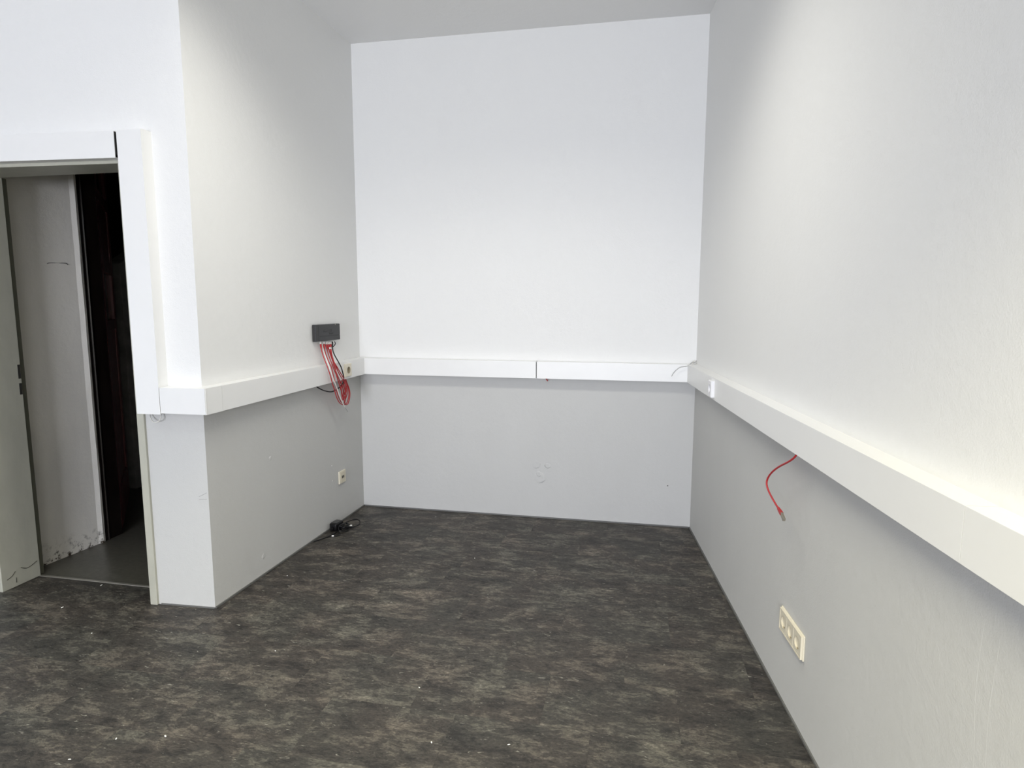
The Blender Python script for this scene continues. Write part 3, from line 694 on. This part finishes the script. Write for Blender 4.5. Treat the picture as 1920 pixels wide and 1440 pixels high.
# black power lead
path = smooth_path(BLACK, 5); t = thing('power_lead', 'black power lead curving from the switch down and back under the trunking', 'cable', path[0])
bm = bmesh.new(); tube(bm, path[4:], .0036, 8); child(link('cord', bm, black, None, True), t)
bm = bmesh.new(); tube(bm, path[0:9], [.006, .0062, .0062, .006, .0058, .0054, .0048, .0042, .0037], 8); child(link('strain_relief', bm, black, None, True), t)
bm = bmesh.new(); tube(bm, [path[0]+Vector((.004, .012, .004)), path[0]+Vector((.006, .012, -.010))], .0045, 8); child(link('barrel_plug', bm, clear), t)
bm = bmesh.new(); tube(bm, smooth_path([path[0]+Vector((.006, .018, .002)), path[0]+Vector((.008, .026, -.008)), path[0]+Vector((.008, .020, -.020)), path[0]+Vector((.004, .006, -.030))], 4), .0026, 6); child(link('cable_hook', bm, black), t)

# red cable hanging from the right trunking
path = smooth_path(RIGHT_RED, 5); t = thing('patch_cable', 'single red network cable hanging from the right wall trunking with a bare metal plug', 'cable', path[0])
bm = bmesh.new(); tube(bm, path[:-11], .0033, 10); child(link('cord', bm, red, None, True), t)
bm = bmesh.new(); a, b_ = path[-13], path[-6]; tube(bm, [a, a.lerp(b_, .15), a.lerp(b_, .5), b_], [.0036, .0052, .0064, .0074], 4); child(link('boot', bm, red), t)
dirv = (path[-1]-path[-6]); lg = dirv.length; dirv.normalize()
sx = Vector((nr.x, nr.y, 0)); sx = (sx-dirv*sx.dot(dirv)).normalized(); syv = dirv.cross(sx)
Mp = Matrix((syv, sx, dirv)).transposed().to_4x4(); Mp.translation = path[-6]-dirv*.003
bm = bmesh.new(); box(bm, -.0058, .0058, -.0042, .0042, 0, lg+.003, 0, Mp); bevel(bm, .0007, 1); pg = child(link('plug', bm, steel), t)
bm = bmesh.new(); box(bm, -.0035, .0035, -.0058, -.0042, .004, lg-.002, 0, Mp); child(link('latch', bm, clear), t)

# stray wires
bm = bmesh.new(); tube(bm, smooth_path(CORNER_WIRE, 5), .0020, 6); 
o = link('loose_wire', bm, wireg, None, True); tag(o, 'thin grey wire trailing over the trunking in the right back corner', 'wire')
bm = bmesh.new(); tube(bm, smooth_path(CORNER_WIRE2, 5), .0018, 6)
tag(link('loose_wire', bm, wirew, None, True), 'small pale knot of wire in the right back corner above the trunking', 'wire')
bm = bmesh.new(); tube(bm, smooth_path(LOOP, 5), .0022, 6)
tag(link('loose_wire', bm, wirew, None, True), 'small white wire loop under the vertical trunking by the doorway', 'wire')
bm = bmesh.new(); tube(bm, smooth_path(STUB_RED, 4), .0034, 8)
tag(link('cable_end', bm, red, None, True), 'short dark red cable end peeking out below the back wall trunking', 'cable')

# ------------------------------------------------------------------ power adapter on the floor
AD = thing('power_adapter', 'black power adapter with coiled lead on the floor against the left wall', 'power adapter', (.03, -.46, 0))
Ma = Matrix.Translation((.028, -.468, 0)) @ Matrix.Rotation(math.radians(84), 4, 'Z')
bm = bmesh.new(); box(bm, -.044, .040, -.026, .024, .002, .050, 0, Ma); bevel(bm, .008, 3); child(link('case', bm, black, None, True), AD)
bm = bmesh.new(); box(bm, -.030, .026, -.022, .020, .0495, .0512, 0, Ma); bevel(bm, .0006, 1); child(link('rating_plate', bm, mat('adapter_gloss', (.03, .03, .032), .08)), AD)
bm = bmesh.new(); box(bm, -.058, -.044, -.010, .010, .010, .028, 0, Ma); bevel(bm, .003, 1); child(link('plug_block', bm, black), AD)
lead = [(.05, -.43, .02), (.075, -.40, .03), (.10, -.36, .030), (.125, -.345, .02), (.140, -.38, .008), (.115, -.43, .005), (.085, -.45, .012), (.075, -.50, .02), (.10, -.50, .03), (.12, -.46, .02), (.10, -.41, .012), (.065, -.42, .022), (.055, -.48, .03), (.075, -.53, .018), (.105, -.515, .008), (.11, -.47, .006), (.085, -.455, .020), (.06, -.50, .008), (.055, -.55, .004), (.045, -.59, .0035), (.035, -.62, .0035), (-.004, -.70, .0035)]
bm = bmesh.new(); tube(bm, smooth_path(lead, 6), .0031, 7); child(link('lead', bm, black, None, True), AD)
loops = []
for k in range(34):
    t_ = k*0.62; rr_ = .020+.004*math.sin(k*1.7)
    loops.append((.078+rr_*1.0*math.cos(t_), -.465+rr_*1.7*math.sin(t_), .006+.030*(k/34)+.003*math.sin(k*2.3)))
bm = bmesh.new(); tube(bm, smooth_path(loops, 3), .0031, 6); child(link('coiled_lead', bm, black, None, True), AD)
lead2 = [(.07, -.53, .012), (.095, -.555, .006), (.088, -.585, .005), (.072, -.590, .005)]
bm = bmesh.new(); tube(bm, smooth_path(lead2, 5), .0028, 7); child(link('lead', bm, black, None, True), AD)
bm = bmesh.new(); tube(bm, [Vector((.072, -.590, .0052)), Vector((.060, -.594, .0052))], .0045, 8); child(link('plug_tip', bm, chip), AD)
bm = bmesh.new(); box(bm, .108, .122, -.452, -.440, .018, .026); bevel(bm, .002, 1); child(link('cable_tie', bm, chip), AD)

# ------------------------------------------------------------------ plaster crumbs on the floor
for i, (x, y) in enumerate(CRUMBS):
    rnd = random.Random(i+3); bm = bmesh.new(); r = rnd.uniform(.0024, .0045)
    bmesh.ops.create_icosphere(bm, subdivisions=1, radius=r)
    sx_ = rnd.uniform(1.0, 2.2)
    for v in bm.verts:
        v.co = Vector((v.co.x*sx_, v.co.y*.8, v.co.z*.5))*(1+rnd.uniform(-.2, .2))
    mz = min(v.co.z for v in bm.verts)
    bmesh.ops.rotate(bm, verts=bm.verts, matrix=Matrix.Rotation(rnd.uniform(0, 3), 3, 'Z'))
    bmesh.ops.translate(bm, verts=bm.verts, vec=(0, 0, -mz))
    tag(link('plaster_crumb', bm, chip, loc=(x, y, .0002)), 'tiny white plaster crumb lying on the dark tile floor', 'debris', 'plaster crumbs scattered on the tile floor')
